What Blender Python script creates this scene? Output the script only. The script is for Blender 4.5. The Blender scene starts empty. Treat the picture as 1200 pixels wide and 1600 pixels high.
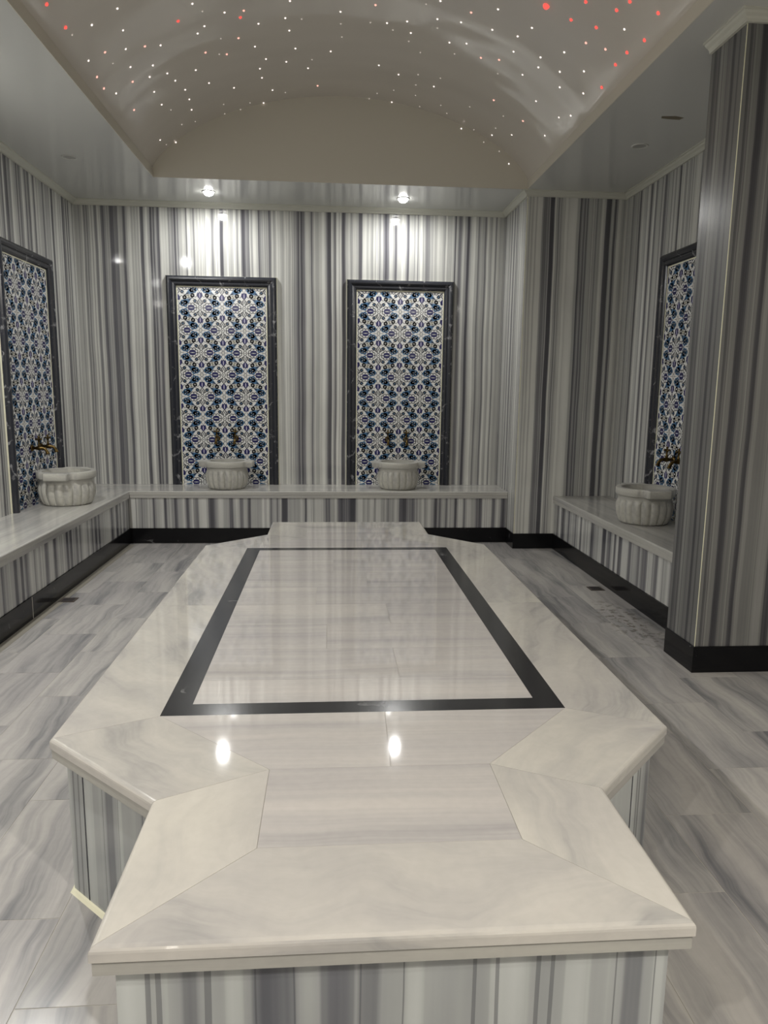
import bpy, bmesh, math, random
from mathutils import Vector, Matrix

S = bpy.context.scene
COL = S.collection
random.seed(7)

# ------------------------------------------------------------------ camera, world, exposure
PITCH, YAW, ROLL, CAM_H, FPX = -0.1647, 0.0755, -0.0123, 1.3668, 1140.76
fw = Vector((math.sin(YAW) * math.cos(PITCH), math.cos(YAW) * math.cos(PITCH), math.sin(PITCH)))
rt = Vector((math.cos(YAW), -math.sin(YAW), 0.0))
dn = fw.cross(rt)
rt2 = math.cos(ROLL) * rt + math.sin(ROLL) * dn
dn2 = -math.sin(ROLL) * rt + math.cos(ROLL) * dn
cam_data = bpy.data.cameras.new('camera')
cam = bpy.data.objects.new('camera', cam_data)
COL.objects.link(cam)
cam_data.sensor_fit = 'VERTICAL'
cam_data.sensor_height = 36.0
cam_data.lens = FPX * 36.0 / 1600.0
cam_data.clip_start = 0.02
M = Matrix((rt2, -dn2, -fw)).transposed().to_4x4()
M.translation = Vector((0, 0, CAM_H))
cam.matrix_world = M
S.camera = cam

w = bpy.data.worlds.new('world')
w.use_nodes = True
w.node_tree.nodes['Background'].inputs[0].default_value = (0.5, 0.5, 0.5, 1)
w.node_tree.nodes['Background'].inputs[1].default_value = 0.0
S.world = w
S.view_settings.view_transform = 'Standard'
S.view_settings.look = 'None'
S.view_settings.gamma = 1.0
S.view_settings.use_curve_mapping = False
S.view_settings.exposure = 1.39

LAMP_COL = (1.0, 0.995, 0.975)
# lit downlights: (x, y, watts)
LIT = [(-1.014, 6.59, 4.6), (0.632, 6.61, 4.6),
       (-1.84, 4.04, 12.5), (-1.84, 1.93, 11.0), (-1.84, -0.15, 13.0),  # first placed from its reflections, the others added to brighten the foreground
       (-1.25, -0.75, 13.0), (1.45, -0.55, 30.0)]  # unseen pair added behind the camera as foreground fill
WARM_COL = (1.0, 0.94, 0.85)
DEAD = [(-1.87, 5.758), (2.068, 5.074)]

# ------------------------------------------------------------------ dimensions (metres)
XL, XR, YB, ZC = -2.262, 2.470, 6.993, 3.0
XP, YP = 1.625, 6.240
XPL, YPF, YPB = 1.805, 3.340, 3.640
YREAR = -2.2
ZL, ZLB, ZS = 0.470, 0.4074, 0.134
OL, OR_, OYB, OYF = -1.385, 1.612, 6.210, -0.05


# ------------------------------------------------------------------ helpers
def link(o, parent=None):
    COL.objects.link(o)
    if parent is not None:
        o.parent = parent
    return o


def tag(o, label=None, cat=None, group=None, kind=None):
    if label: o['label'] = label
    if cat: o['category'] = cat
    if group: o['group'] = group
    if kind: o['kind'] = kind
    return o


def empty(name, loc=(0, 0, 0), rz=0.0):
    o = bpy.data.objects.new(name, None)
    o.empty_display_size = 0.1
    o.location = loc
    o.rotation_euler = (0, 0, rz)
    return link(o)


def plan_uv(bm, off=(0, 0), rot=0.0, only=None):
    """UVs in metres: u runs along the face horizontally, v up (or x, y on flat faces)."""
    uvl = bm.loops.layers.uv.verify()
    c, s = math.cos(rot), math.sin(rot)
    for f in bm.faces:
        if only is not None and f not in only:
            continue
        n = f.normal
        for l in f.loops:
            p = l.vert.co
            if abs(n.z) > 0.72:
                u, v = c * p.x + s * p.y, -s * p.x + c * p.y
            else:
                t = Vector((-n.y, n.x, 0)).normalized()
                u, v = t.dot(p), p.z
            l[uvl].uv = (u + off[0], v + off[1])


def finish(name, bm, mats, parent=None, smooth=False, uv=True, off=(0, 0), rot=0.0):
    bm.normal_update()
    if uv:
        plan_uv(bm, off, rot)
    me = bpy.data.meshes.new(name)
    bm.to_mesh(me)
    bm.free()
    for m in (mats if isinstance(mats, (list, tuple)) else [mats]):
        me.materials.append(m)
    if smooth:
        for p in me.polygons:
            p.use_smooth = True
    return link(bpy.data.objects.new(name, me), parent)


def add_box(bm, x0, x1, y0, y1, z0, z1):
    vs = [bm.verts.new((x, y, z)) for z in (z0, z1) for y in (y0, y1) for x in (x0, x1)]
    for q in ((0, 2, 3, 1), (4, 5, 7, 6), (0, 1, 5, 4), (2, 6, 7, 3), (0, 4, 6, 2), (1, 3, 7, 5)):
        bm.faces.new([vs[i] for i in q])


def box(name, b, mat, parent=None, off=(0, 0), rot=0.0, bev=0.0):
    bm = bmesh.new()
    add_box(bm, *b)
    if bev:
        bmesh.ops.bevel(bm, geom=bm.edges[:], offset=bev, segments=3, profile=0.5, affect='EDGES')
    return finish(name, bm, mat, parent, off=off, rot=rot)


def add_prism(bm, poly, z0, z1, outer=(), bev=0.0, seg=4):
    """poly counter-clockwise; outer = indices of the edges whose top rim is rounded."""
    lo = [bm.verts.new((p[0], p[1], z0)) for p in poly]
    hi = [bm.verts.new((p[0], p[1], z1)) for p in poly]
    n = len(poly)
    bm.faces.new(hi)
    bm.faces.new(lo[::-1])
    edges = []
    for i in range(n):
        j = (i + 1) % n
        bm.faces.new((lo[i], lo[j], hi[j], hi[i]))
        if i in outer:
            edges.append(bm.edges.get((hi[i], hi[j])))
    if bev and edges:
        bmesh.ops.bevel(bm, geom=edges, offset=bev, segments=seg, profile=0.5, affect='EDGES')


def offset_path(path, d, closed=False):
    """shift a 2-D polyline to its right by d, mitred at the corners"""
    n = len(path)
    out = []
    for i in range(n):
        p = Vector(path[i])
        dirs = []
        if closed or i > 0:
            dirs.append((p - Vector(path[(i - 1) % n])).normalized())
        if closed or i < n - 1:
            dirs.append((Vector(path[(i + 1) % n]) - p).normalized())
        ns = [Vector((q.y, -q.x)) for q in dirs]
        if len(ns) == 1:
            out.append(p + ns[0] * d)
        else:
            m = ns[0] + ns[1]
            out.append(p + m * (d / (1.0 + ns[0].dot(ns[1]))))
    return out


def add_sweep(bm, path, profile, fn=None, closed=False, caps=True):
    """profile: (d right of the path, h). fn maps (a, b, h) to 3-D."""
    fn = fn or (lambda a, b, h: (a, b, h))
    rows = []
    for d, h in profile:
        rows.append([bm.verts.new(fn(p.x, p.y, h)) for p in offset_path(path, d, closed)])
    n = len(path)
    segs = n if closed else n - 1
    for k in range(len(rows) - 1):
        for i in range(segs):
            j = (i + 1) % n
            bm.faces.new((rows[k][i], rows[k][j], rows[k + 1][j], rows[k + 1][i]))
    if caps and not closed:
        bm.faces.new([r[0] for r in rows])
        bm.faces.new([r[-1] for r in rows][::-1])


def add_tube(bm, pts, radii, seg=14, caps=True):
    rings = []
    pts = [Vector(p) for p in pts]
    ref = Vector((1, 0, 0.013))
    for i, p in enumerate(pts):
        a = pts[max(i - 1, 0)]
        b = pts[min(i + 1, len(pts) - 1)]
        t = (b - a).normalized()
        u = ref - t * ref.dot(t)
        if u.length < 0.1:
            u = Vector((0, 1, 0)) - t * t.y
        u.normalize()
        v = t.cross(u)
        rings.append([bm.verts.new(p + (u * math.cos(k * math.tau / seg) + v * math.sin(k * math.tau / seg)) * radii[i])
                      for k in range(seg)])
    for a, b in zip(rings, rings[1:]):
        for k in range(seg):
            j = (k + 1) % seg
            bm.faces.new((a[k], a[j], b[j], b[k]))
    if caps:
        bm.faces.new(rings[0][::-1])
        bm.faces.new(rings[-1])


def add_lathe(bm, prof, seg=48, fn=None):
    """prof: (r, z). fn(theta, r, z, k) -> (x, y, z)"""
    fn = fn or (lambda t, r, z, k: (r * math.cos(t), r * math.sin(t), z))
    rings = []
    for k, (r, z) in enumerate(prof):
        rings.append([bm.verts.new(fn(i * math.tau / seg, r, z, k)) for i in range(seg)])
    for a, b in zip(rings, rings[1:]):
        for i in range(seg):
            j = (i + 1) % seg
            bm.faces.new((a[i], a[j], b[j], b[i]))
    return rings


# ------------------------------------------------------------------ materials
class NT:
    def __init__(self, name):
        self.m = bpy.data.materials.new(name)
        self.m.use_nodes = True
        self.t = self.m.node_tree
        self.b = self.t.nodes['Principled BSDF']

    def n(self, kind, **kw):
        nd = self.t.nodes.new(kind)
        for k, v in kw.items():
            setattr(nd, k, v)
        return nd

    def l(self, a, b):
        self.t.links.new(a, b)

    def math(self, op, a, b=None, c=None, clamp=False):
        nd = self.n('ShaderNodeMath', operation=op, use_clamp=clamp)
        for i, v in enumerate((a, b, c)):
            if v is None:
                continue
            if isinstance(v, (int, float)):
                nd.inputs[i].default_value = v
            else:
                self.l(v, nd.inputs[i])
        return nd.outputs[0]

    def noise(self, dims, vec=None, wv=None, scale=1.0, detail=2.0, rough=0.5):
        nd = self.n('ShaderNodeTexNoise', noise_dimensions=dims)
        nd.inputs['Scale'].default_value = scale
        nd.inputs['Detail'].default_value = detail
        nd.inputs['Roughness'].default_value = rough
        if vec is not None:
            self.l(vec, nd.inputs['Vector'])
        if wv is not None:
            self.l(wv, nd.inputs['W'])
        return nd.outputs['Fac']

    def ramp(self, fac, stops, interp='LINEAR'):
        nd = self.n('ShaderNodeValToRGB')
        cr = nd.color_ramp
        cr.interpolation = interp
        while len(cr.elements) < len(stops):
            cr.elements.new(0.5)
        for e, (p, c) in zip(cr.elements, stops):
            e.position = p
            e.color = c if len(c) == 4 else (*c, 1)
        self.l(fac, nd.inputs[0])
        return nd.outputs[0]

    def uv(self):
        tc = self.n('ShaderNodeUVMap')
        sp = self.n('ShaderNodeSeparateXYZ')
        self.l(tc.outputs[0], sp.inputs[0])
        return sp.outputs[0], sp.outputs[1]

    def vec(self, x, y, z=0.0):
        nd = self.n('ShaderNodeCombineXYZ')
        for i, v in enumerate((x, y, z)):
            if isinstance(v, (int, float)):
                nd.inputs[i].default_value = v
            else:
                self.l(v, nd.inputs[i])
        return nd.outputs[0]

    def mix(self, fac, a, b, blend='MIX'):
        nd = self.n('ShaderNodeMix', data_type='RGBA', blend_type=blend)
        for i, v in ((0, fac), (6, a), (7, b)):
            if isinstance(v, (int, float)):
                nd.inputs[i].default_value = v
            elif isinstance(v, tuple):
                nd.inputs[i].default_value = v if len(v) == 4 else (*v, 1)
            else:
                self.l(v, nd.inputs[i])
        return nd.outputs[2]

    def done(self, color=None, rough=0.5, spec=0.5, metal=0.0, coat=0.0):
        if color is not None:
            if isinstance(color, tuple):
                self.b.inputs['Base Color'].default_value = (*color, 1) if len(color) == 3 else color
            else:
                self.l(color, self.b.inputs['Base Color'])
        if isinstance(rough, (int, float)):
            self.b.inputs['Roughness'].default_value = rough
        else:
            self.l(rough, self.b.inputs['Roughness'])
        self.b.inputs['Specular IOR Level'].default_value = spec
        self.b.inputs['Metallic'].default_value = metal
        self.b.inputs['Coat Weight'].default_value = coat
        return self.m


def striped_marble(name, k=1.0, contrast=1.0, soft=False, gain=1.0, rough=0.13, tint=None):
    """grey banded marble, bands run up v and vary along u"""
    a = NT(name)
    u, v = a.uv()
    wob = a.noise('2D', a.vec(a.math('MULTIPLY', u, 3.0), a.math('MULTIPLY', v, 0.9)), scale=1.0, detail=3.0)
    u2 = a.math('ADD', u, a.math('MULTIPLY', a.math('SUBTRACT', wob, 0.5), 0.022))
    n1 = a.noise('1D', wv=u2, scale=5.5 * k, detail=1.0)
    n2 = a.noise('1D', wv=a.math('ADD', u2, 31.7), scale=19.0 * k, detail=1.5, rough=0.55)
    n3 = a.noise('1D', wv=a.math('ADD', u2, 77.3), scale=70.0 * k, detail=2.0, rough=0.6)
    s = a.math('ADD', a.math('MULTIPLY', n1, 0.36), a.math('MULTIPLY', n2, 0.68))
    s = a.math('ADD', s, a.math('MULTIPLY', n3, 0.14 if soft else 0.20))
    s = a.math('MULTIPLY_ADD', a.math('SUBTRACT', s, 0.59 if soft else 0.625), 3.0 * contrast, 0.5, clamp=True)
    g = gain
    col = a.ramp(s, [(0.0, (0.075 * g, 0.074 * g, 0.084 * g)), (0.16, (0.14 * g, 0.138 * g, 0.152 * g)),
                     (0.32, (0.21 * g, 0.21 * g, 0.215 * g)), (0.40, (0.345 * g, 0.345 * g, 0.338 * g)),
                     (0.62, (0.39 * g, 0.39 * g, 0.375 * g)), (0.68, (0.49 * g, 0.49 * g, 0.468 * g)), (1.0, (0.57 * g, 0.57 * g, 0.545 * g))])
    # a few hair-thin dark lines between the bands
    n4 = a.noise('1D', wv=a.math('ADD', u2, 11.1), scale=26.0 * k, detail=0.0)
    line = a.math('LESS_THAN', a.math('ABSOLUTE', a.math('SUBTRACT', n4, 0.40)), 0.016)
    col = a.mix(a.math('MULTIPLY', line, 0.6), col, (0.10 * g, 0.10 * g, 0.11 * g))
    cloud = a.noise('2D', a.vec(a.math('MULTIPLY', u, 8.0), a.math('MULTIPLY', v, 2.0)), scale=1.0, detail=4.0)
    col = a.mix(0.25, col, a.ramp(cloud, [(0.3, (0.55, 0.55, 0.55)), (0.7, (1.0, 1.0, 1.0))]), 'MULTIPLY')
    if tint:
        col = a.mix(1.0, col, tint, 'MULTIPLY')
    return a.done(col, rough, 0.5)


def veined_marble(name, light, mid, dark, su=0.9, sv=7.0, bias=0.5, gain=2.2, rough=0.14, warp=0.12, tone=0.35, grey=(0.8, 0.8, 0.82)):
    """pale marble with soft veins running along u"""
    a = NT(name)
    u, v = a.uv()
    wn = a.noise('2D', a.vec(a.math('MULTIPLY', u, 2.0), a.math('MULTIPLY', v, 2.0)), scale=1.0, detail=3.0)
    v2 = a.math('ADD', v, a.math('MULTIPLY', a.math('SUBTRACT', wn, 0.5), warp))
    n1 = a.noise('2D', a.vec(a.math('MULTIPLY', u, su), a.math('MULTIPLY', v2, sv)), scale=1.0, detail=5.0, rough=0.55)
    n2 = a.noise('2D', a.vec(a.math('MULTIPLY', u, su * 1.2), a.math('MULTIPLY', v2, sv * 5.0)), scale=1.0, detail=4.0, rough=0.6)
    s = a.math('ADD', a.math('MULTIPLY', n1, 0.7), a.math('MULTIPLY', n2, 0.3))
    s = a.math('MULTIPLY_ADD', a.math('SUBTRACT', s, bias), gain, 0.5, clamp=True)
    col = a.ramp(s, [(0.0, dark), (0.35, mid), (0.7, light), (1.0, tuple(min(c * 1.07, 0.8) for c in light))])
    tn = a.noise('2D', a.vec(a.math('MULTIPLY', u, 0.8), a.math('MULTIPLY', v, 1.6)), scale=1.0, detail=2.0)
    col = a.mix(tone, col, a.ramp(tn, [(0.35, grey), (0.62, (1.0, 1.0, 0.98))]), 'MULTIPLY')
    fine = a.noise('2D', a.vec(a.math('MULTIPLY', u, 40.0), a.math('MULTIPLY', v, 40.0)), scale=1.0, detail=2.0)
    col = a.mix(0.12, col, a.ramp(fine, [(0.3, (0.7, 0.7, 0.7)), (0.7, (1, 1, 1))]), 'MULTIPLY')
    rg = a.math('MULTIPLY_ADD', wn, rough * 0.5, rough * 0.75)
    return a.done(col, rg, 0.5)


def flecked(name, base, fleck, amount=0.62, scale=14.0, rough=0.2, spec=0.5):
    a = NT(name)
    tc = a.n('ShaderNodeTexCoord').outputs['Object']
    n1 = a.noise('3D', tc, scale=scale, detail=6.0, rough=0.65)
    n2 = a.noise('3D', tc, scale=3.0, detail=3.0)
    vein = a.math('ABSOLUTE', a.math('SUBTRACT', n2, 0.5))
    s = a.math('ADD', n1, a.math('MULTIPLY', a.math('LESS_THAN', vein, 0.008), 0.13))
    col = a.ramp(s, [(0.0, base), (amount, base), (amount + 0.10, fleck)])
    return a.done(col, rough, spec)


def plain(name, c, rough=0.5, spec=0.5, metal=0.0):
    return NT(name).done(c, rough, spec, metal)


def emit(name, c, s):
    a = NT(name)
    a.b.inputs['Base Color'].default_value = (0.02, 0.02, 0.02, 1)
    a.b.inputs['Emission Color'].default_value = (*c, 1)
    a.b.inputs['Emission Strength'].default_value = s
    return a.m


M_WALL = striped_marble('striped_wall_marble', k=1.1, gain=1.27, rough=0.055, tint=(1.0, 1.0, 0.985))
M_PILLAR = striped_marble('shade_darkened_pillar_marble', k=0.75, gain=0.49, rough=0.26)  # shade of the front face put into the marble colour
M_BENCHFRONT = striped_marble('striped_bench_marble', k=0.68, gain=1.15)
M_BASE = striped_marble('striped_platform_marble', k=0.42, soft=True, contrast=0.75, tint=(0.93, 0.97, 1.0))
M_FLOOR = veined_marble('floor_marble', (0.47, 0.45, 0.43), (0.355, 0.345, 0.338), (0.19, 0.19, 0.20), su=0.8, sv=7.0, gain=2.6, rough=0.2, warp=0.13, tone=0.6)
M_SLAB = veined_marble('platform_marble', (0.57, 0.545, 0.50), (0.50, 0.48, 0.45), (0.35, 0.345, 0.335), su=1.6, sv=4.2, gain=2.4, rough=0.05, warp=0.3, tone=0.75, grey=(0.84, 0.84, 0.86))
M_TILE = veined_marble('platform_tile_marble', (0.56, 0.53, 0.50), (0.49, 0.467, 0.452), (0.38, 0.368, 0.365), su=0.5, sv=9.0, gain=1.8, rough=0.05, warp=0.05, tone=0.4)
M_STRIP = veined_marble('edge_strip_marble', (0.42, 0.41, 0.375), (0.35, 0.345, 0.32), (0.26, 0.26, 0.255), su=0.6, sv=9.0, gain=1.8, rough=0.2, warp=0.05, tone=0.5)
M_SEAT = veined_marble('bench_top_marble', (0.52, 0.51, 0.47), (0.43, 0.42, 0.40), (0.33, 0.33, 0.33), su=0.5, sv=9.0, gain=2.0, rough=0.16, warp=0.06, tone=0.3)
M_KURNA = veined_marble('basin_marble', (0.55, 0.54, 0.485), (0.44, 0.43, 0.40), (0.27, 0.265, 0.25), su=4.0, sv=6.0, gain=2.2, rough=0.3, warp=0.3, tone=0.3)
M_BLACK = flecked('black_marble', (0.006, 0.006, 0.007), (0.10, 0.10, 0.10), 0.70, 9.0, 0.12, 0.22)
M_INLAY = flecked('black_inlay_marble', (0.022, 0.022, 0.024), (0.12, 0.12, 0.12), 0.70, 7.0, 0.16)
M_FRAME = flecked('dark_frame_marble', (0.028, 0.030, 0.038), (0.22, 0.22, 0.23), 0.60, 16.0, 0.16)
def floor_dirt(m):
    t = m.node_tree
    b = t.nodes['Principled BSDF']
    src = b.inputs['Base Color'].links[0].from_socket
    a = NT.__new__(NT)
    a.m, a.t, a.b = m, t, b
    oc = a.n('ShaderNodeTexCoord').outputs['Object']
    sp = a.n('ShaderNodeSeparateXYZ')
    a.l(oc, sp.inputs[0])
    dx = a.math('DIVIDE', a.math('SUBTRACT', sp.outputs[0], 1.80), 0.17)
    dy = a.math('DIVIDE', a.math('SUBTRACT', sp.outputs[1], 4.12), 0.55)
    d = a.math('SUBTRACT', 1.0, a.math('ADD', a.math('MULTIPLY', dx, dx), a.math('MULTIPLY', dy, dy)), clamp=True)
    nz = a.noise('3D', oc, scale=22.0, detail=5.0, rough=0.65)
    k = a.math('MULTIPLY', a.math('MULTIPLY_ADD', a.math('SUBTRACT', nz, 0.52), 14.0, 0.0, clamp=True), a.math('MULTIPLY', d, 0.75))
    a.l(a.mix(k, src, (0.07, 0.055, 0.035)), b.inputs['Base Color'])


floor_dirt(M_FLOOR)
M_GROUT = plain('grout', (0.42, 0.40, 0.36), 0.8)
M_CAULK = plain('cream_caulk', (0.74, 0.72, 0.55), 0.6)
M_CEIL = plain('ceiling_paint', (0.62, 0.625, 0.60), 0.15)
M_CORNICE = plain('cornice_paint', (0.60, 0.60, 0.53), 0.45)
M_BRASS = NT('aged_brass')
_n = M_BRASS.noise('3D', M_BRASS.n('ShaderNodeTexCoord').outputs['Object'], scale=40.0, detail=3.0)
M_BRASS = M_BRASS.done(M_BRASS.ramp(_n, [(0.35, (0.045, 0.030, 0.012)), (0.65, (0.15, 0.10, 0.035))]), 0.32, 0.5, 1.0)
M_GLAZE = plain('white_glazed_tile', (0.74, 0.74, 0.72), 0.2)
M_NAVY = plain('navy_glaze', (0.012, 0.014, 0.10), 0.2)
M_TEAL = plain('teal_blue_glaze', (0.05, 0.145, 0.285), 0.2)
M_PURPLE = plain('violet_glaze', (0.20, 0.17, 0.40), 0.2)
M_INK = plain('dark_outline_glaze', (0.02, 0.022, 0.035), 0.2)
M_CREAM = plain('cream_glaze', (0.55, 0.53, 0.42), 0.2)
M_STEEL = plain('drain_steel', (0.12, 0.10, 0.085), 0.5, 0.5, 0.6)
M_RING = plain('downlight_ring_white', (0.55, 0.55, 0.52), 0.35)
M_DARKGLASS = plain('unlit_lamp_glass', (0.36, 0.36, 0.34), 0.3)
M_BULB = emit('lit_bulb', (1.0, 0.99, 0.95), 14.0)
M_STAR = emit('white_star', (1.0, 0.84, 0.76), 0.62)
M_STARDIM = emit('dim_star', (0.9, 0.80, 0.68), 0.19)
M_STARPINK = emit('pink_star', (1.0, 0.45, 0.36), 0.55)
M_STARRED = emit('red_star', (1.0, 0.10, 0.08), 0.50)

_v = NT('stretch_vault_membrane')
_tc = _v.n('ShaderNodeTexCoord').outputs['Object']
_mp = _v.n('ShaderNodeMapping')
_mp.inputs['Scale'].default_value = (1.0, 2.6, 1.0)
_v.l(_tc, _mp.inputs[0])
_h = _v.noise('3D', _mp.outputs[0], scale=1.1, detail=0.6)
_bp = _v.n('ShaderNodeBump')
_bp.inputs['Strength'].default_value = 0.4
_bp.inputs['Distance'].default_value = 0.06
_v.l(_h, _bp.inputs['Height'])
_v.l(_bp.outputs[0], _v.b.inputs['Normal'])
M_VAULT = _v.done((0.67, 0.63, 0.57), 0.13, 0.5)
M_LUNETTE = plain('vault_end_paint', (0.67, 0.635, 0.55), 0.45)

# ------------------------------------------------------------------ the setting
TW, TL = 0.30, 0.57          # floor tiles: across, along the room
bm = bmesh.new()
uvl = bm.loops.layers.uv.verify()


def tile_quad(bm, uvl, x0, x1, y0, y1, z, g=0.0012, along_y=True, mat=0, depth=0.02):
    x0 += g; x1 -= g; y0 += g; y1 -= g
    vs = [bm.verts.new(p) for p in ((x0, y0, z), (x1, y0, z), (x1, y1, z), (x0, y1, z))]
    lo = [bm.verts.new((p.co.x, p.co.y, z - depth)) for p in vs]
    f = bm.faces.new(vs)
    f.material_index = mat
    ou, ov = random.uniform(0, 60), random.uniform(0, 60)
    fl = random.choice((-1, 1))
    fs = [f]
    for i in range(4):
        j = (i + 1) % 4
        fs.append(bm.faces.new((lo[i], lo[j], vs[j], vs[i])))
    for q in fs:
        for l in q.loops:
            p = l.vert.co
            l[uvl].uv = ((p.y if along_y else p.x) * fl + ou, (p.x if along_y else p.y) + ov)


fx0, fx1, fy0, fy1 = XL - 0.05, XR + 0.05, YREAR - 0.05, YB + 0.05
k = -4
while -1.30 + TW * k < fx1:
    a, b = max(-1.30 + TW * k, fx0), min(-1.30 + TW * (k + 1), fx1)
    y = (3.185 if k % 2 == 0 else 3.47) + (0.085 if k >= 8 else 0.0) - 12 * TL
    while y < fy1:
        c, d = max(y, fy0), min(y + TL, fy1)
        if d - c > 0.01 and b - a > 0.01:
            tile_quad(bm, uvl, a, b, c, d, 0.0)
        y += TL
    k += 1
floor = finish('floor', bm, M_FLOOR, uv=False)
tag(floor, kind='structure')
tag(box('floor_grout', (fx0, fx1, fy0, fy1, -0.06, -0.0009), M_GROUT, floor))

tag(box('wall_back', (XL - 0.15, XP + 0.1, YB, YB + 0.15, -0.05, ZC + 0.05), M_WALL, off=(7.47, 0)), kind='structure')
tag(box('wall_left', (XL - 0.15, XL, YREAR - 0.15, YB, -0.05, ZC + 0.05), M_WALL, off=(19.6, 0)), kind='structure')
tag(box('wall_alcove', (XP, XR + 0.15, YP, YB + 0.15, -0.05, ZC + 0.05), M_WALL, off=(51.8, 0)), kind='structure')
tag(box('wall_right', (XR, XR + 0.15, YREAR, YP, -0.05, ZC + 0.05), M_WALL, off=(67.1, 0)), kind='structure')
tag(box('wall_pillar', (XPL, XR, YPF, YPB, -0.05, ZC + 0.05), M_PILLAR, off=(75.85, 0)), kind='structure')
tag(box('wall_rear', (XL, XR + 0.15, YREAR - 0.15, YREAR, -0.05, ZC + 0.05), M_WALL, off=(90.2, 0)), kind='structure')

# soffit with its rectangular opening
bm = bmesh.new()
add_box(bm, XL - 0.15, OL, YREAR - 0.15, YB + 0.15, ZC, ZC + 0.05)
add_box(bm, OR_, XR + 0.15, YREAR - 0.15, YB + 0.15, ZC, ZC + 0.05)
add_box(bm, OL, OR_, OYB, YB + 0.15, ZC, ZC + 0.05)
add_box(bm, OL, OR_, YREAR - 0.15, OYF, ZC, ZC + 0.05)
ceiling = tag(finish('ceiling', bm, M_CEIL), kind='structure')

# barrel vault over the platform
ZV0, RISE, HALF = ZC + 0.05, 0.595, (OR_ - OL) / 2
VCX = (OL + OR_) / 2
VR = (HALF ** 2 + RISE ** 2) / (2 * RISE)


def vault_z(x):
    t = max(-1.0, min(1.0, (x - VCX) / HALF))
    circ = ZV0 + RISE - VR + math.sqrt(VR * VR - (t * HALF) ** 2)
    ell = ZV0 + RISE * math.sqrt(max(0.0, 1 - t * t))
    return 0.5 * (circ + ell)


NX, NY = 64, 40
bm = bmesh.new()
grid = []
for i in range(NX + 1):
    t = -math.cos(math.pi * i / NX)
    x = VCX + HALF * t
    edge = max(0.0, abs(t) - 0.6) / 0.4
    row = []
    for j in range(NY + 1):
        yy = OYF + (OYB - OYF) * j / NY
        sag = 0.012 * edge * edge * math.sin(yy * 6.1 + x) * math.sin(yy * 2.3)
        row.append(bm.verts.new((x, yy, vault_z(x) + sag * (1 - t * t))))
    grid.append(row)
for i in range(NX):
    for j in range(NY):
        bm.faces.new((grid[i][j], grid[i][j + 1], grid[i + 1][j + 1], grid[i + 1][j]))
vault = tag(finish('ceiling_vault', bm, M_VAULT, smooth=True), kind='structure')
bm = bmesh.new()
for yy, s in ((OYB - 0.003, 1), (OYF + 0.003, -1)):
    vs = [bm.verts.new((VCX + HALF * -math.cos(math.pi * i / NX), yy, vault_z(VCX + HALF * -math.cos(math.pi * i / NX)) + 0.01)) for i in range(NX + 1)]
    lo = [bm.verts.new((v.co.x, yy, ZC + 0.0004)) for v in vs]
    for i in range(NX):
        bm.faces.new((lo[i], vs[i], vs[i + 1], lo[i + 1]) if s > 0 else (lo[i], lo[i + 1], vs[i + 1], vs[i]))
tag(finish('vault_end_wall', bm, M_LUNETTE, vault))
bm = bmesh.new()      # the little upstand that carries the membrane along both springings
for x0, x1 in ((OL - 0.02, OL + 0.004), (OR_ - 0.004, OR_ + 0.02)):
    add_box(bm, x0, x1, OYF, OYB, ZC + 0.0005, ZV0 + 0.02)
tag(finish('vault_upstand', bm, M_LUNETTE, vault))

# cornices
CPROF = [(0.0, ZC - 0.045), (0.014, ZC - 0.045), (0.016, ZC - 0.034), (0.022, ZC - 0.026), (0.034, ZC - 0.018),
         (0.040, ZC - 0.010), (0.048, ZC - 0.008), (0.048, ZC + 0.001), (0.0, ZC + 0.001)]
bm = bmesh.new()
add_sweep(bm, [(XL, YREAR), (XL, YB), (XP, YB), (XP, YP), (XR, YP), (XR, YPB)], CPROF)
tag(finish('trim_1', bm, M_CORNICE), kind='structure')
bm = bmesh.new()
add_sweep(bm, [(XPL, YPB), (XPL, YPF), (XR, YPF), (XR, YREAR)], CPROF)
tag(finish('trim_2', bm, M_CORNICE), kind='structure')
# caulked outer corners
tag(box('trim_3', (XPL - 0.0012, XPL + 0.0022, YPF - 0.0012, YPF + 0.0022, ZS - 0.13, ZC - 0.046), M_CAULK), kind='structure')
tag(box('trim_4', (XP - 0.002, XP + 0.003, YP - 0.002, YP + 0.003, ZS - 0.13, ZC - 0.046), M_CAULK), kind='structure')

# black skirting of the bare walls
SK = [(0.0, 0.0), (0.009, 0.0), (0.009, ZS - 0.002), (0.007, ZS), (0.0, ZS)]
bm = bmesh.new()
add_sweep(bm, [(XP, 6.506), (XP, YP), (1.988, YP)], SK)
tag(finish('baseboard_alcove', bm, M_BLACK), kind='structure')
bm = bmesh.new()
add_sweep(bm, [(XPL, YPB - 0.002), (XPL, YPF), (XR, YPF)], SK)
tag(finish('baseboard_pillar', bm, M_BLACK), kind='structure')
bm = bmesh.new()
add_sweep(bm, [(XR, YPF - 0.02), (XR, YREAR), (XL + 0.52, YREAR)], SK)
tag(finish('baseboard_rear', bm, M_BLACK), kind='structure')

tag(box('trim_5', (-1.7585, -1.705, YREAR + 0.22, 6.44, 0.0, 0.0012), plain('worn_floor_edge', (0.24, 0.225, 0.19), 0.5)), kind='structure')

# ------------------------------------------------------------------ benches along the walls
XLF, YLF, XBF = -1.752, 6.500, 1.964


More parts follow.
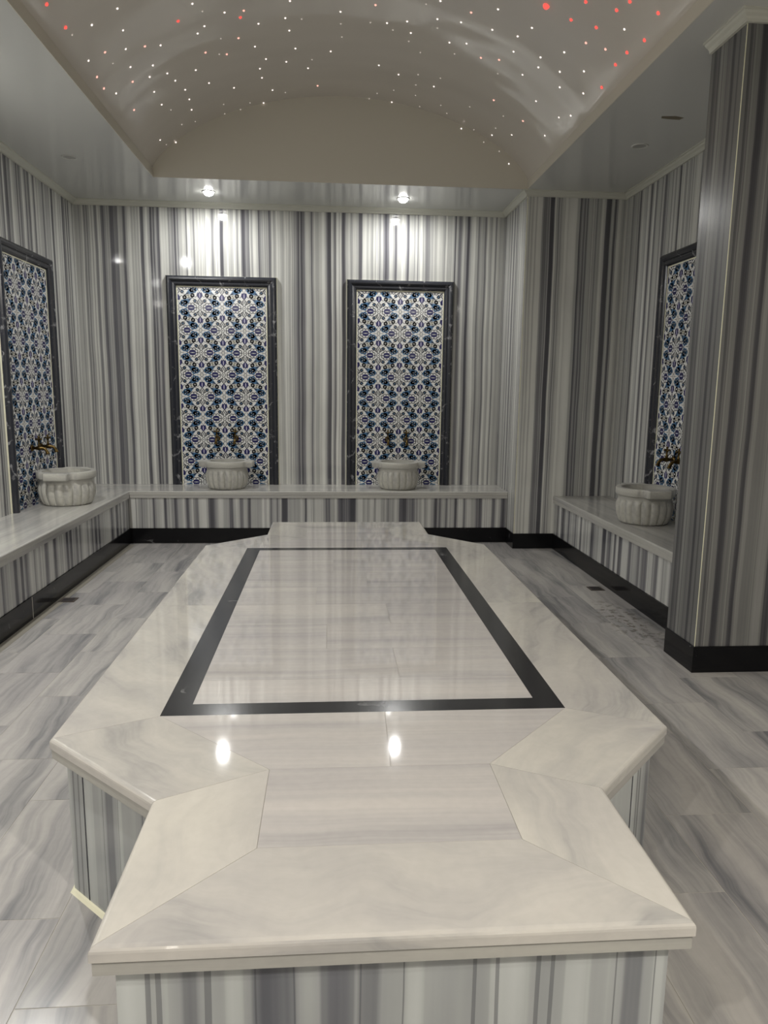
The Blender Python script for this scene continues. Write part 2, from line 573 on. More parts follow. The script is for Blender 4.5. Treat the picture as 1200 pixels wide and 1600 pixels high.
def bench(name, label, poly, front, skirt_gap, loc):
    """poly: seat outline CCW; front: index of the open front edge; panels stand 15 mm behind it"""
    root = empty(name, loc)
    L = Vector((loc[0], loc[1]))
    loc_poly = [Vector(p) - L for p in poly]
    a, b = loc_poly[front], loc_poly[(front + 1) % len(poly)]
    d = (b - a).normalized()
    inward = Vector((-d.y, d.x))
    rot = math.atan2(d.y, d.x)
    bm = bmesh.new()
    add_prism(bm, loc_poly, ZL - 0.034, ZL, (front,), 0.009)
    off = (random.uniform(0, 50), random.uniform(0, 50))
    finish('seat_slab', bm, M_SEAT, root, off=off, rot=rot)
    pl = [p.copy() for p in loc_poly]
    pl[front] = a + inward * 0.003
    pl[(front + 1) % len(poly)] = b + inward * 0.003
    bm = bmesh.new()
    add_prism(bm, pl, ZLB, ZL - 0.0355)
    finish('edge_strip', bm, M_SEAT, root, off=(off[0] + 9, off[1] + 4), rot=rot)
    for nm, back, z0, z1, mt in (('front_panel', 0.016, ZS + 0.0015, ZLB - 0.001, M_BENCHFRONT), ('skirting_board', 0.008, 0.0, ZS, M_BLACK)):
        pf = [p.copy() for p in loc_poly]
        i, j = front, (front + 1) % len(poly)
        # keep the mitre: slide the front corners along the neighbouring edges
        ea = (loc_poly[(i - 1) % len(poly)] - a).normalized()
        eb = (loc_poly[(j + 1) % len(poly)] - b).normalized()
        A0 = a + ea * (back / max(0.2, ea.dot(inward)))
        B0 = b + eb * (back / max(0.2, eb.dot(inward)))
        t = 0.02
        A1 = A0 + ea * (t / max(0.2, ea.dot(inward)))
        B1 = B0 + eb * (t / max(0.2, eb.dot(inward)))
        bm = bmesh.new()
        add_prism(bm, [A0, B0, B1, A1], z0, z1)
        finish(nm, bm, mt, root, off=(random.uniform(0, 90), 0))
    bm = bmesh.new()
    A = a + inward * 0.012
    return tag(root, label, 'bench')


bench('marble_bench', 'long grey marble bench along the back wall carrying two basins',
      [(XL + 0.004, YB - 0.0015), (XLF + 0.001, YLF), (XP - 0.0015, YLF), (XP - 0.0015, YB - 0.0015)], 1, 0, (-0.3, YB - 0.2, 0))
lb = bench('marble_bench', 'grey marble bench running along the left wall with one basin on it',
           [(XL + 0.0015, YREAR + 0.2), (XLF, YREAR + 0.2), (XLF, YLF - 0.001), (XL + 0.0015, YB - 0.004)], 1, 0, (-2.0, 4.0, 0))
rb = bench('marble_bench', 'short marble bench in the dim alcove behind the right pillar',
           [(XBF, YPB + 0.0015), (XR - 0.0015, YPB + 0.0015), (XR - 0.0015, YP - 0.0015), (XBF, YP - 0.0015)], 3, 0, (2.2, 5.0, 0))
for o, xs in ((lb, XLF), ):
    # pale joints between the black skirting stones
    for yy in (4.33, 3.70, 2.9):
        bm = bmesh.new()
        add_box(bm, XLF - 0.009 + 2.0, XLF - 0.0072 + 2.0, yy - 4.0 - 0.004, yy - 4.0 + 0.004, 0.002, ZS)
        finish('skirting_joint', bm, M_GROUT, o)

# ------------------------------------------------------------------ the central platform
ZT, ZB = 0.456, 0.4018
ml, mr, tl, tr = -0.733, 0.940, -0.397, 0.641
yt1, yn1, ym1, ym2, yn2, yt2 = 1.097, 1.534, 1.848, 4.274, 4.600, 5.048
bol, bor, bon, bof = -0.476, 0.689, 1.972, 4.193
bil, bir, bin_, bif = -0.399, 0.613, 2.047, 4.131
il, ir, i1a, i1b = -0.146, 0.397, 1.352, 1.662
i2a, i2b = 4.485, 4.795
plat = empty('marble_platform', (0.1, 3.07, 0))
tag(plat, 'large low marble slab platform with black inlaid border in the middle of the room', 'platform')
PO = Vector((0.1, 3.07))


def stone(name, poly, outer, mat, rot, z0=ZT - 0.027, bev=0.011, gap=0.0006, part=None, tone=None):
    c = sum((Vector(p) for p in poly), Vector((0, 0))) / len(poly)
    q = []
    for p in poly:
        v = Vector(p)
        q.append(v + (c - v).normalized() * gap - PO)
    bm = bmesh.new()
    add_prism(bm, q, z0, ZT, outer, bev)
    return finish(name, bm, mat, plat, off=(random.uniform(0, 70), random.uniform(0, 70)), rot=rot)


H = math.pi / 2
# near tab, near diagonals
stone('border_slab', [(tl, yt1), (tr, yt1), (ir, i1a), (il, i1a)], (0,), M_SLAB, 0.06)
stone('border_slab', [(tl, yn1), (tl, yt1), (il, i1a), (il, i1b)], (0,), M_SLAB, H)
stone('border_slab', [(tr, yt1), (tr, yn1), (ir, i1b), (ir, i1a)], (0,), M_SLAB, H)
stone('border_slab', [(ml, ym1), (tl, yn1), (il, i1b), (bol, bon)], (0,), M_SLAB, -0.75)
stone('border_slab', [(tr, yn1), (mr, ym1), (bor, bon), (ir, i1b)], (0,), M_SLAB, 0.75)
# long sides
ymid = 3.05
stone('border_slab', [(ml, ymid), (ml, ym1), (bol, bon), (bol, ymid)], (0,), M_SLAB, H + 0.5)
stone('border_slab', [(ml, ym2), (ml, ymid), (bol, ymid), (bol, bof)], (0,), M_SLAB, H + 0.3)
stone('border_slab', [(mr, ym1), (mr, ymid), (bor, ymid), (bor, bon)], (0,), M_SLAB, H - 0.5)
stone('border_slab', [(mr, ymid), (mr, ym2), (bor, bof), (bor, ymid)], (0,), M_SLAB, H - 0.3)
# far end
stone('border_slab', [(tl, yn2), (ml, ym2), (bol, bof), (il, i2a)], (0,), M_SLAB, 0.75)
stone('border_slab', [(mr, ym2), (tr, yn2), (ir, i2a), (bor, bof)], (0,), M_SLAB, -0.75)
stone('border_slab', [(tl, yt2), (tl, yn2), (il, i2a), (il, i2b)], (0,), M_SLAB, H)
stone('border_slab', [(tr, yn2), (tr, yt2), (ir, i2b), (ir, i2a)], (0,), M_SLAB, H)
stone('border_slab', [(tr, yt2), (tl, yt2), (il, i2b), (ir, i2b)], (0,), M_SLAB, 0.0)
# filling tiles between border and inlay
stone('filling_tile', [(il, i1a), (ir, i1a), (ir, i1b), (il, i1b)], (), M_TILE, 0.0)
stone('filling_tile', [(il, i1b), (0.150, i1b), (0.158, bon), (bol, bon)], (), M_TILE, 0.0)
stone('filling_tile', [(0.150, i1b), (ir, i1b), (bor, bon), (0.158, bon)], (), M_TILE, 0.0)
stone('filling_tile', [(bol, bof), (bor, bof), (ir, i2a), (il, i2a)], (), M_TILE, 0.0)
stone('filling_tile', [(il, i2a), (ir, i2a), (ir, i2b), (il, i2b)], (), M_TILE, 0.0)
# black inlay
bm = bmesh.new()
for q in ([(bol, bon), (bor, bon), (bir, bin_), (bil, bin_)], [(bor, bon), (bor, bof), (bir, bif), (bir, bin_)],
          [(bor, bof), (bol, bof), (bil, bif), (bir, bif)], [(bol, bof), (bol, bon), (bil, bin_), (bil, bif)]):
    add_prism(bm, [Vector(p) - PO for p in q], ZT - 0.027, ZT)
tag(finish('inlay_border', bm, M_INLAY, plat), 'black marble inlaid border')
# centre field: long tiles laid across
bm = bmesh.new()
uvl = bm.loops.layers.uv.verify()
ROW = 0.2755
y = 2.222 - ROW
cuts = [[], [0.226], [-0.010], [0.243], [-0.06], [0.18], [0.02], [0.25], [-0.12]]
r = 0
while y < bif:
    a, b = max(y, bin_), min(y + ROW, bif)
    xs = [bil] + cuts[r % len(cuts)] + [bir]
    for x0, x1 in zip(xs, xs[1:]):
        tile_quad(bm, uvl, x0 - PO.x, x1 - PO.x, a - PO.y, b - PO.y, ZT, g=0.0005, along_y=False, depth=0.027)
    y += ROW
    r += 1
finish('centre_field', bm, M_TILE, plat, uv=False)
# bedding just under the joints
OUT = [(tl, yt1), (tr, yt1), (tr, yn1), (mr, ym1), (mr, ym2), (tr, yn2), (tr, yt2), (tl, yt2), (tl, yn2), (ml, ym2), (ml, ym1), (tl, yn1)]


def inset(d):
    return [p - PO for p in offset_path(OUT, -d, True)]


bm = bmesh.new()
add_prism(bm, inset(0.013), ZT - 0.03, ZT - 0.0012)
finish('joint_grout', bm, M_GROUT, plat)
bm = bmesh.new()
add_prism(bm, inset(0.004), ZB, ZT - 0.0285, range(12), 0.002, 2)
finish('edge_strip', bm, M_STRIP, plat, off=(5, 8))
BASE = inset(0.036)
BASE[0].y -= 0.014; BASE[1].y -= 0.014
bm = bmesh.new()
add_prism(bm, BASE, 0.0, ZB)
finish('striped_base', bm, M_BASE, plat, off=(12.4, 0))
bm = bmesh.new()
add_sweep(bm, [tuple(p) for p in BASE], [(-0.002, 0.012), (0.004, 0.008), (0.011, 0.0)], closed=True)
finish('caulk_line', bm, M_CAULK, plat)
for a_, b_, t in ((10, 11, 0.17), (3, 2, 0.30)):      # thin dark joints near the corners of the diagonal panels
    A_, B_ = BASE[a_], BASE[b_]
    p = A_.lerp(B_, t)
    d = (B_ - A_).normalized() * 0.0022
    n = Vector((d.y, -d.x)).normalized() * 0.0012
    if n.y > 0:
        n = -n
    bm = bmesh.new()
    add_prism(bm, [p - d - n, p + d - n, p + d + n, p - d + n], 0.012, ZB - 0.001)
    bmesh.ops.recalc_face_normals(bm, faces=bm.faces[:])
    finish('panel_joint', bm, M_INK, plat)

# ------------------------------------------------------------------ tile panels
HALFP = 0.2


def ell(cx, cy, rx, ry, n=14, a0=0.0, rot=0.0):
    c, s = math.cos(rot), math.sin(rot)
    out = []
    for i in range(n):
        t = a0 + math.tau * i / n
        x, y = rx * math.cos(t), ry * math.sin(t)
        out.append((cx + c * x - s * y, cy + s * x + c * y))
    return out


def ring(cx, cy, rx, ry, wd, n=16):
    """a ring as quads"""
    o, i = ell(cx, cy, rx, ry, n), ell(cx, cy, rx - wd, ry - wd, n)
    return [[o[k], o[(k + 1) % n], i[(k + 1) % n], i[k]] for k in range(n)]


def stroke(pts, wd):
    """a polyline drawn as quads, wd wide (may taper: list)"""
    out = []
    ws = wd if isinstance(wd, list) else [wd] * len(pts)
    L = []
    for i, p in enumerate(pts):
        a, b = Vector(pts[max(i - 1, 0)]), Vector(pts[min(i + 1, len(pts) - 1)])
        d = (b - a).normalized()
        n = Vector((-d.y, d.x)) * ws[i] / 2
        L.append((Vector(p) + n, Vector(p) - n))
    for (a, b), (c, d) in zip(L, L[1:]):
        out.append([tuple(b), tuple(d), tuple(c), tuple(a)])
    return out


def arc(cx, cy, r, a0, a1, n=8, ry=None):
    ry = ry or r
    return [(cx + r * math.cos(math.radians(a0 + (a1 - a0) * i / n)), cy + ry * math.sin(math.radians(a0 + (a1 - a0) * i / n))) for i in range(n + 1)]


def motif_A():
    """around a point with a pair of lens-shaped flowers; unit = 1/265 of half a period"""
    P = []                      # (layer, material index, polygon)
    P += [(1, 4, q) for q in ring(0, 0, 24, 30, 7)]
    P += [(1, 4, ell(0, 0, 5, 9))]
    for sy in (1, -1):
        P += [(1, 4, q) for q in stroke([(-32, sy * 45), (-24, sy * 75), (0, sy * 108), (24, sy * 75), (32, sy * 45)], 12)]
        P += [(1, 4, q) for q in stroke([(-17, sy * 42), (0, sy * 84), (17, sy * 42)], 11)]
        for sx in (1, -1):
            P += [(1, 4, q) for q in stroke([(sx * 8, sy * 32), (sx * 50, sy * 66), (sx * 78, sy * 70)], [8, 10, 8])]
            P += [(2, 4, [(sx * 30, sy * 80), (sx * 60, sy * 52), (sx * 84, sy * 86), (sx * 52, sy * 104)])]
            P += [(3, 2, ell(sx * 58, sy * 79, 8, 8, 8))]
            # small ring flowers beside the tulips
            P += [(2, 4, ell(sx * 84, sy * 146, 24, 26)), (3, 0, ell(sx * 84, sy * 144, 8, 9, 8))]
            P += [(1, 4, q) for q in stroke([(sx * 60, sy * 96), (sx * 92, sy * 116), (sx * 86, sy * 146)], 6)]
            # big white leaf between the ring flowers
            P += [(1, 4, q) for q in stroke([(sx * 96, sy * 128), (sx * 140, sy * 112), (sx * 172, sy * 132), (sx * 164, sy * 160), (sx * 120, sy * 170), (sx * 100, sy * 158)], 5)]
            P += [(1, 5, [(sx * 116, sy * 136), (sx * 140, sy * 126), (sx * 154, sy * 138), (sx * 128, sy * 154)])]
            P += [(2, 4, ell(sx * 135, sy * 141, 8, 5, 6))]
    for sx in (1, -1):
        P += [(2, 1, [(sx * 58, 0), (sx * 74, 27), (sx * 104, 36), (sx * 134, 27), (sx * 150, 0), (sx * 134, -27), (sx * 104, -36), (sx * 74, -27)])]
        P += [(3, 0, [(sx * 68, 0), (sx * 104, 4.5), (sx * 140, 0), (sx * 104, -4.5)])]
        for k in range(8):      # scalloped outline of the flower
            t = math.radians(22.5 + 45 * k)
            cx, cy = sx * 104 + 48 * math.cos(t), 40 * math.sin(t)
            P += [(1, 4, q) for q in stroke(arc(cx, cy, 19, math.degrees(t) - 100, math.degrees(t) + 100, 6), 8.5)]
        P += [(1, 4, q) for q in stroke([(sx * 26, 0), (sx * 46, 0)], 6)]
    for sy in (1, -1):          # tulips above and below
        P += tulip(0, sy * 150, sy)
    return P


def tulip(cx, cy, s):
    P = [(2, 1, [(cx - 12, cy - s * 40), (cx - 32, cy - s * 14), (cx - 34, cy + s * 12), (cx - 22, cy + s * 34), (cx - 12, cy + s * 24), (cx, cy + s * 40),
                 (cx + 12, cy + s * 24), (cx + 22, cy + s * 34), (cx + 34, cy + s * 12), (cx + 32, cy - s * 14), (cx + 12, cy - s * 40)])]
    P += [(3, 3, [(cx - 6, cy - s * 30), (cx - 9, cy + s * 2), (cx, cy + s * 24), (cx + 9, cy + s * 2), (cx + 6, cy - s * 30)])]
    P += [(4, 0, [(cx - 2.5, cy - s * 30), (cx - 2.5, cy + s * 20), (cx + 2.5, cy + s * 20), (cx + 2.5, cy - s * 30)])]
    return P


def motif_B():
    """the crossing between: four teal feather leaves and a small rosette"""
    P = []
    P += [(1, 4, q) for q in ring(0, 0, 20, 26, 6)]
    P += [(1, 5, ell(0, 0, 7, 11, 8))]
    for sx in (1, -1):
        P += [(1, 4, q) for q in stroke([(sx * 22, 0), (sx * 60, 0)], 4)]
        for sy in (1, -1):
            P += [(1, 4, q) for q in stroke([(sx * 10, sy * 26), (sx * 34, sy * 70)], 5)]
            P += [(1, 4, q) for q in stroke([(sx * 34, sy * 26), (sx * 8, sy * 74)], 5)]
            # saz leaf: a three-lobed head and a dark tapering tip
            for lx, ly, rr in ((60, 34, 23), (92, 28, 24), (62, 70, 25), (96, 62, 27), (44, 52, 20)):
                P += [(2, 2, ell(sx * lx, sy * ly, rr, rr * 0.92, 10))]
            for lx, ly in ((62, 36), (90, 30), (66, 68), (90, 58)):
                P += [(3, 4, q) for q in ring(sx * lx, sy * ly, 11, 11, 4, 8)]
                P += [(3, 0, ell(sx * lx, sy * ly, 4.5, 4.5, 6))]
            P += [(2, 2, [(sx * 96, sy * 30), (sx * 132, sy * 58), (sx * 174, sy * 114), (sx * 112, sy * 104), (sx * 66, sy * 90)])]
            P += [(3, 4, [(sx * 122, sy * 74), (sx * 180, sy * 118), (sx * 138, sy * 106)])]
            P += [(2, 4, q) for q in stroke([(sx * 168, sy * 110), (sx * 186, sy * 128), (sx * 182, sy * 150)], 7)]
            P += [(2, 4, ell(sx * 88, sy * 122, 23, 24)), (3, 0, ell(sx * 88, sy * 118, 8, 8, 8))]
            P += [(1, 4, q) for q in stroke([(sx * 112, sy * 98), (sx * 96, sy * 112)], 6)]
            P += [(1, 4, q) for q in stroke([(sx * 30, sy * 118), (sx * 48, sy * 142), (sx * 66, sy * 134)], 6)]
    return P


def clip(poly, x0, x1, y0, y1):
    for ax, lim, sg in ((0, x0, 1), (0, x1, -1), (1, y0, 1), (1, y1, -1)):
        out = []
        for i, p in enumerate(poly):
            q = poly[(i + 1) % len(poly)]
            a, b = sg * (p[ax] - lim), sg * (q[ax] - lim)
            if a >= 0:
                out.append(p)
            if (a > 0) != (b > 0) and a != b and a * b < 0:
                t = a / (a - b)
                out.append((p[0] + (q[0] - p[0]) * t, p[1] + (q[1] - p[1]) * t))
        poly = out
        if len(poly) < 3:
            return None
    return poly


def tile_field_mesh(wd, ht):
    bm = bmesh.new()
    add_box(bm, -wd / 2, wd / 2, -0.010, 0.0, 0, ht)
    u = HALFP / 265.0
    A, B = motif_A(), motif_B()
    nrow = int(ht / HALFP) + 2
    seen = 0
    for r_ in range(-1, nrow):
        for c_ in range(-3, 4):
            cx, cz = c_ * HALFP, ht - HALFP * (0.93 + r_)
            if abs(cx) > wd / 2 + 0.15:
                continue
            mot = A if (c_ + r_) % 2 == 1 else B
            for layer, mi, poly in mot:
                q = clip([(cx + x * u, cz + y * u) for x, y in poly], -wd / 2 + 0.003, wd / 2 - 0.003, 0.001, ht - 0.003)
                if not q:
                    continue
                ar = sum(q[i][0] * q[(i + 1) % len(q)][1] - q[(i + 1) % len(q)][0] * q[i][1] for i in range(len(q)))
                if abs(ar) < 1e-9:
                    continue
                if ar < 0:
                    q = q[::-1]
                f = bm.faces.new([bm.verts.new((x, -0.010 - 0.00025 * layer, z)) for x, z in q])
                f.material_index = mi
    return bm


FW, FD = 0.096, 0.008
FPROF = [(0.0, 0.0), (0.0, 0.026), (0.006, 0.038), (0.018, 0.046), (0.032, 0.046), (0.046, 0.038), (0.050, 0.030), (0.060, 0.032),
         (0.072, 0.031), (0.080, 0.026), (0.088, 0.016), (0.090, 0.010), (0.090, 0.0)]
PH = 1.808


def tile_panel(label, loc, rz):
    root = empty('tile_panel', loc, rz)
    tag(root, label, 'tile panel', 'blue patterned tile panels on the walls')
    if tile_panel.proto is None:
        finish('tile_field', tile_field_mesh(0.80, PH), [M_GLAZE, M_NAVY, M_TEAL, M_PURPLE, M_INK, M_CREAM], root)
        # frame: up the left side, over the top, down the right side
        X, Z = 0.4 + FW, PH + FW - 0.003
        bm = bmesh.new()
        add_sweep(bm, [(-X, 0), (-X, Z), (X, Z), (X, 0)], FPROF, lambda a, b, h: (a, -h, b))
        o = finish('frame', bm, M_FRAME, root)
        tag(o, 'dark veined marble frame')
        bm = bmesh.new()
        add_sweep(bm, [(-0.4065, 0), (-0.4065, PH + 0.0035), (0.4065, PH + 0.0035), (0.4065, 0)],
                  [(-0.001, 0.0), (-0.001, 0.0125), (0.008, 0.0125), (0.008, 0.0)], lambda a, b, h: (a, -h, b))
        finish('inner_caulk', bm, M_CAULK, root)
        bm = bmesh.new()
        add_sweep(bm, [(-X - 0.005, 0), (-X - 0.005, Z + 0.004), (X + 0.005, Z + 0.004), (X + 0.005, 0)],
                  [(0.0, 0.0), (0.001, 0.006), (0.006, 0.009), (0.006, 0.0)], lambda a, b, h: (a, -h, b))
        finish('outer_caulk', bm, M_CAULK, root)
        tile_panel.proto = root
    else:
        for ch in list(tile_panel.proto.children):
            c = ch.copy()
            link(c, root)
    return root


tile_panel.proto = None
PX1, PX2, PLY, PRY = -0.979, 0.657, 5.815, 4.960
tile_panel('blue tile panel in dark frame on the back wall, nearer the left wall', (PX1, YB, ZL), 0)
tile_panel('blue tile panel in dark frame on the back wall, nearer the corner pier', (PX2, YB, ZL), 0)
tile_panel('blue and white tile panel in a dark frame on the left wall', (XL, PLY, ZL), math.pi / 2)
tile_panel('blue and white tile panel half hidden behind the right pillar', (XR, PRY, ZL), -math.pi / 2)

# ------------------------------------------------------------------ marble basins (kurna)
def rim_plan():
    pts = []
    ear, hw = 0.242, 0.082
    R0 = 0.205
    a0 = 38.0
    for i in range(17):                       # front: gently flattened arc
        t = math.radians(-90 - (90 - a0) + 2 * (90 - a0) * i / 16)
        f = 1.0 - 0.03 * math.cos(2 * (t + math.pi / 2))
        pts.append((R0 * f * math.cos(t), R0 * f * math.sin(t)))
    pts += [(0.166, -0.108), (0.172, -0.094), (0.186, -hw - 0.003), (ear - 0.008, -hw), (ear, -hw + 0.008), (ear + 0.002, 0.0), (ear, hw - 0.008), (ear - 0.008, hw), (0.186, hw + 0.003), (0.172, 0.094), (0.166, 0.108)]
    back = [(-x, -y) for x, y in pts]
    return pts + back


RIM = rim_plan()
BH = 0.252


def basin_mesh_bowl():
    bm = bmesh.new()
    seg = 192
    prof = [(0.0, 0.0), (0.150, 0.0), (0.165, 0.008), (0.176, 0.028), (0.188, 0.062), (0.194, 0.10), (0.194, 0.130), (0.188, 0.152), (0.182, 0.164), (0.180, 0.176), (0.184, 0.190), (0.186, 0.204)]
    NF = 18

    def fn(t, r, z, k):
        amt = max(0.0, min(1.0, (z + 0.01) / 0.04)) * max(0.0, min(1.0, (0.172 - z) / 0.02))
        lobe = abs(math.cos(NF * t / 2.0)) ** 0.55
        r2 = r * (1.0 - 0.085 * amt * (1.0 - lobe))
        return (r2 * math.cos(t), r2 * math.sin(t), z)
    rings = add_lathe(bm, prof, seg, fn)
    # inside
    ins = [(0.160, BH - 0.002), (0.157, 0.20), (0.145, 0.12), (0.110, 0.07), (0.05, 0.058), (0.002, 0.057)]
    add_lathe(bm, ins, 64, lambda t, r, z, k: (r * math.cos(-t), r * math.sin(-t), z))
    return bm


def basin_mesh_rim():
    bm = bmesh.new()
    n = len(RIM)
    z0, z1 = 0.197, BH

    def at(sc, z):
        return [bm.verts.new((x * sc, y * sc, z)) for x, y in RIM]
    rings = [at(0.93, z0), at(0.985, z0 + 0.003), at(1.0, z0 + 0.010), at(1.0, z1 - 0.012), at(0.988, z1 - 0.003), at(0.965, z1)]
    inner = []
    for x, y in RIM:
        t = math.atan2(y, x)
        inner.append((math.cos(t), math.sin(t)))
    rings += [[bm.verts.new((c * 0.168, s * 0.168, z1)) for c, s in inner], [bm.verts.new((c * 0.160, s * 0.160, z1 - 0.006)) for c, s in inner],
              [bm.verts.new((c * 0.157, s * 0.157, z0)) for c, s in inner]]
    for a, b in zip(rings, rings[1:]):
        for i in range(n):
            j = (i + 1) % n
            bm.faces.new((a[i], a[j], b[j], b[i]))
    for i in range(n):
        j = (i + 1) % n
        bm.faces.new((rings[-1][i], rings[-1][j], rings[0][j], rings[0][i]))
    return bm


BASIN = None


def basin(label, loc, rz, sc=1.0):
    global BASIN
    root = empty('marble_basin', loc, rz)
    root.scale = (sc, sc, 1.03 if sc > 1 else 1.0)
    tag(root, label, 'basin', 'fluted marble basins on the benches')
    if BASIN is None:
        o = finish('bowl', basin_mesh_bowl(), M_KURNA, root, smooth=True)
        o2 = finish('rim', basin_mesh_rim(), M_KURNA, root, off=(7, 3))
        for ob in (o, o2):
            for p in ob.data.polygons:
                p.use_smooth = True
            md = ob.modifiers.new('split', 'EDGE_SPLIT')
            md.split_angle = math.radians(38)
        BASIN = root
    else:
        for ch in list(BASIN.children):
            link(ch.copy(), root)
    return root


basin('fluted marble basin on the back bench under the tile panel nearer the left wall', (-0.934, 6.735, ZL), 0)
basin('fluted marble basin on the back bench under the tile panel nearer the corner pier', (0.636, 6.735, ZL), 0)
basin('fluted marble basin standing on the left wall bench', (-2.032, 5.795, ZL), math.pi / 2, 1.08)
basin('fluted marble basin on the alcove bench beside the right pillar', (2.215, 4.94, ZL), -math.pi / 2)

# ------------------------------------------------------------------ brass taps
TAP = None


def tap(label, loc, rz, spin=0.0):
    global TAP
    root = empty('brass_tap', loc, rz)
    tag(root, label, 'tap', 'aged brass taps over the basins')
    if TAP is None:
        bm = bmesh.new()
        add_tube(bm, [(0, 0, 0), (0, -0.006, 0), (0, -0.012, 0), (0, -0.016, 0)], [0.026, 0.026, 0.020, 0.013], 20)
        finish('wall_flange', bm, M_BRASS, root, smooth=True)
        bm = bmesh.new()
        add_tube(bm, [(0, -0.010, 0), (0, -0.03, 0), (0, -0.042, 0), (0, -0.055, 0.001), (0, -0.068, 0), (0, -0.085, 0), (0, -0.098, -0.006), (0, -0.108, -0.018), (0, -0.114, -0.034), (0, -0.116, -0.042), (0, -0.117, -0.046)],
                 [0.011, 0.011, 0.015, 0.019, 0.015, 0.0115, 0.0115, 0.0115, 0.013, 0.0165, 0.0165], 16)
        finish('body', bm, M_BRASS, root, smooth=True)
        hd = None
        bm = bmesh.new()
        add_tube(bm, [(0, -0.055, 0.012), (0, -0.055, 0.026), (0, -0.055, 0.034), (0, -0.055, 0.048), (0, -0.055, 0.056), (0, -0.055, 0.064), (0, -0.055, 0.078), (0, -0.055, 0.088), (0, -0.055, 0.094)],
                 [0.011, 0.010, 0.0065, 0.006, 0.010, 0.007, 0.006, 0.009, 0.002], 14)
        add_tube(bm, [(-0.026, -0.055, 0.068), (-0.020, -0.055, 0.068), (-0.010, -0.055, 0.068), (0.010, -0.055, 0.068), (0.020, -0.055, 0.068), (0.026, -0.055, 0.068)],
                 [0.003, 0.0085, 0.0055, 0.0055, 0.0085, 0.003], 12)
        add_tube(bm, [(0.0, -0.081, 0.068), (0.0, -0.075, 0.068), (0.0, -0.065, 0.068), (0.0, -0.045, 0.068), (0.0, -0.035, 0.068), (0.0, -0.029, 0.068)],
                 [0.003, 0.0085, 0.0055, 0.0055, 0.0085, 0.003], 12)
        finish('cross_handle', bm, M_BRASS, root, smooth=True)
        TAP = root
    else:
        for ch in list(TAP.children):
            link(ch.copy(), root)
    return root


WO = 0.0125
ZTAP = 0.905
tap('brass tap on the left back wall panel, on the side nearer the left wall', (PX1 - 0.07, YB - WO, ZTAP), 0)
tap('brass tap on the left back wall panel, on the side nearer the pier', (PX1 + 0.10, YB - WO, ZTAP), 0)
tap('brass tap on the right back wall panel, on the side nearer the left wall', (PX2 - 0.105, YB - WO, ZTAP), 0)
tap('brass tap on the right back wall panel, on the side nearer the pier', (PX2 + 0.07, YB - WO, ZTAP), 0)
tap('brass tap on the left wall panel, the one nearer the camera', (XL + WO, PLY - 0.10, ZTAP), math.pi / 2)
tap('brass tap on the left wall panel, the one nearer the back wall', (XL + WO, PLY + 0.08, ZTAP), math.pi / 2)
tap('brass tap on the alcove panel, the one nearer the pillar', (XR - WO, PRY - 0.09, ZTAP), -math.pi / 2)
tap('brass tap on the alcove panel, the one nearer the alcove back wall', (XR - WO, PRY + 0.09, ZTAP), -math.pi / 2)

# ------------------------------------------------------------------ ceiling downlights
def downlight(label, x, y, lit, watts=0.0, group=None):
    root = empty('ceiling_downlight', (x, y, ZC))
    tag(root, label, 'ceiling light', group)
    bm = bmesh.new()
    r0 = 0.055
    prof = [(r0 - 0.014, -0.001), (r0 - 0.012, -0.005), (r0 - 0.004, -0.006), (r0, -0.003), (r0, 0.001)]
    add_lathe(bm, prof, 32)
    bmesh.ops.recalc_face_normals(bm, faces=bm.faces[:])
    finish('trim_ring', bm, M_RING, root, smooth=True)
    bm = bmesh.new()
    if lit:
        prof = [(0.041, 0.0), (0.040, -0.012), (0.034, -0.024), (0.022, -0.032), (0.002, -0.035)]
    else:
        prof = [(0.042, -0.001), (0.03, -0.002), (0.002, -0.0025)]
    add_lathe(bm, prof, 28)
    bmesh.ops.recalc_face_normals(bm, faces=bm.faces[:])
    finish('bulb' if lit else 'lens', bm, M_BULB if lit else M_DARKGLASS, root, smooth=True)
    if lit:
        ld = bpy.data.lights.new('downlight_beam', 'AREA')
        ld.shape = 'DISK'
        ld.size = 0.07
        ld.energy = watts
        ld.color = WARM_COL if y < 0 else LAMP_COL
        lo = bpy.data.objects.new('downlight_beam', ld)
        lo.location = (0, 0, -0.042)
        link(lo, root)
    return root


lab = ['lit downlight over the tile panel on the back wall nearer the left wall',
       'lit downlight over the tile panel on the back wall nearer the corner pier',
       'lit downlight in the soffit above the left bench, in line with the platform',
       'added fill downlight in the left soffit, level with the near end of the platform',
       'added unseen fill downlight in the left soffit behind the camera',
       'added unseen fill downlight in the rear soffit on the left bench side',
       'added unseen fill downlight in the rear soffit on the pillar side']
for (x, y, e), t in zip(LIT, lab):
    downlight(t, x, y, True, e)
downlight('unlit downlight in the left soffit near the left wall panel', DEAD[0][0], DEAD[0][1], False)
downlight('unlit downlight in the dim soffit over the alcove', DEAD[1][0], DEAD[1][1], False)
bm = bmesh.new()
add_prism(bm, [(1.975, 4.545), (2.06, 4.535), (2.115, 4.555), (2.105, 4.59), (2.03, 4.585), (1.985, 4.575)], ZC - 0.0012, ZC + 0.001)
finish('ceiling_scuff', bm, plain('brown_scuff', (0.20, 0.17, 0.12), 0.6), ceiling)

# ------------------------------------------------------------------ floor drains
def drain(label, x, y):
    root = empty('floor_drain', (x, y, 0))
    tag(root, label, 'drain')
    bm = bmesh.new()
    add_box(bm, -0.05, 0.05, -0.05, 0.05, 0.0, 0.003)
    finish('drain_plate', bm, M_STEEL, root)
    bm = bmesh.new()
    for k in range(4):
        add_box(bm, -0.036, 0.036, -0.036 + k * 0.021, -0.027 + k * 0.021, 0.0028, 0.0036)
    finish('drain_slots', bm, M_INK, root)


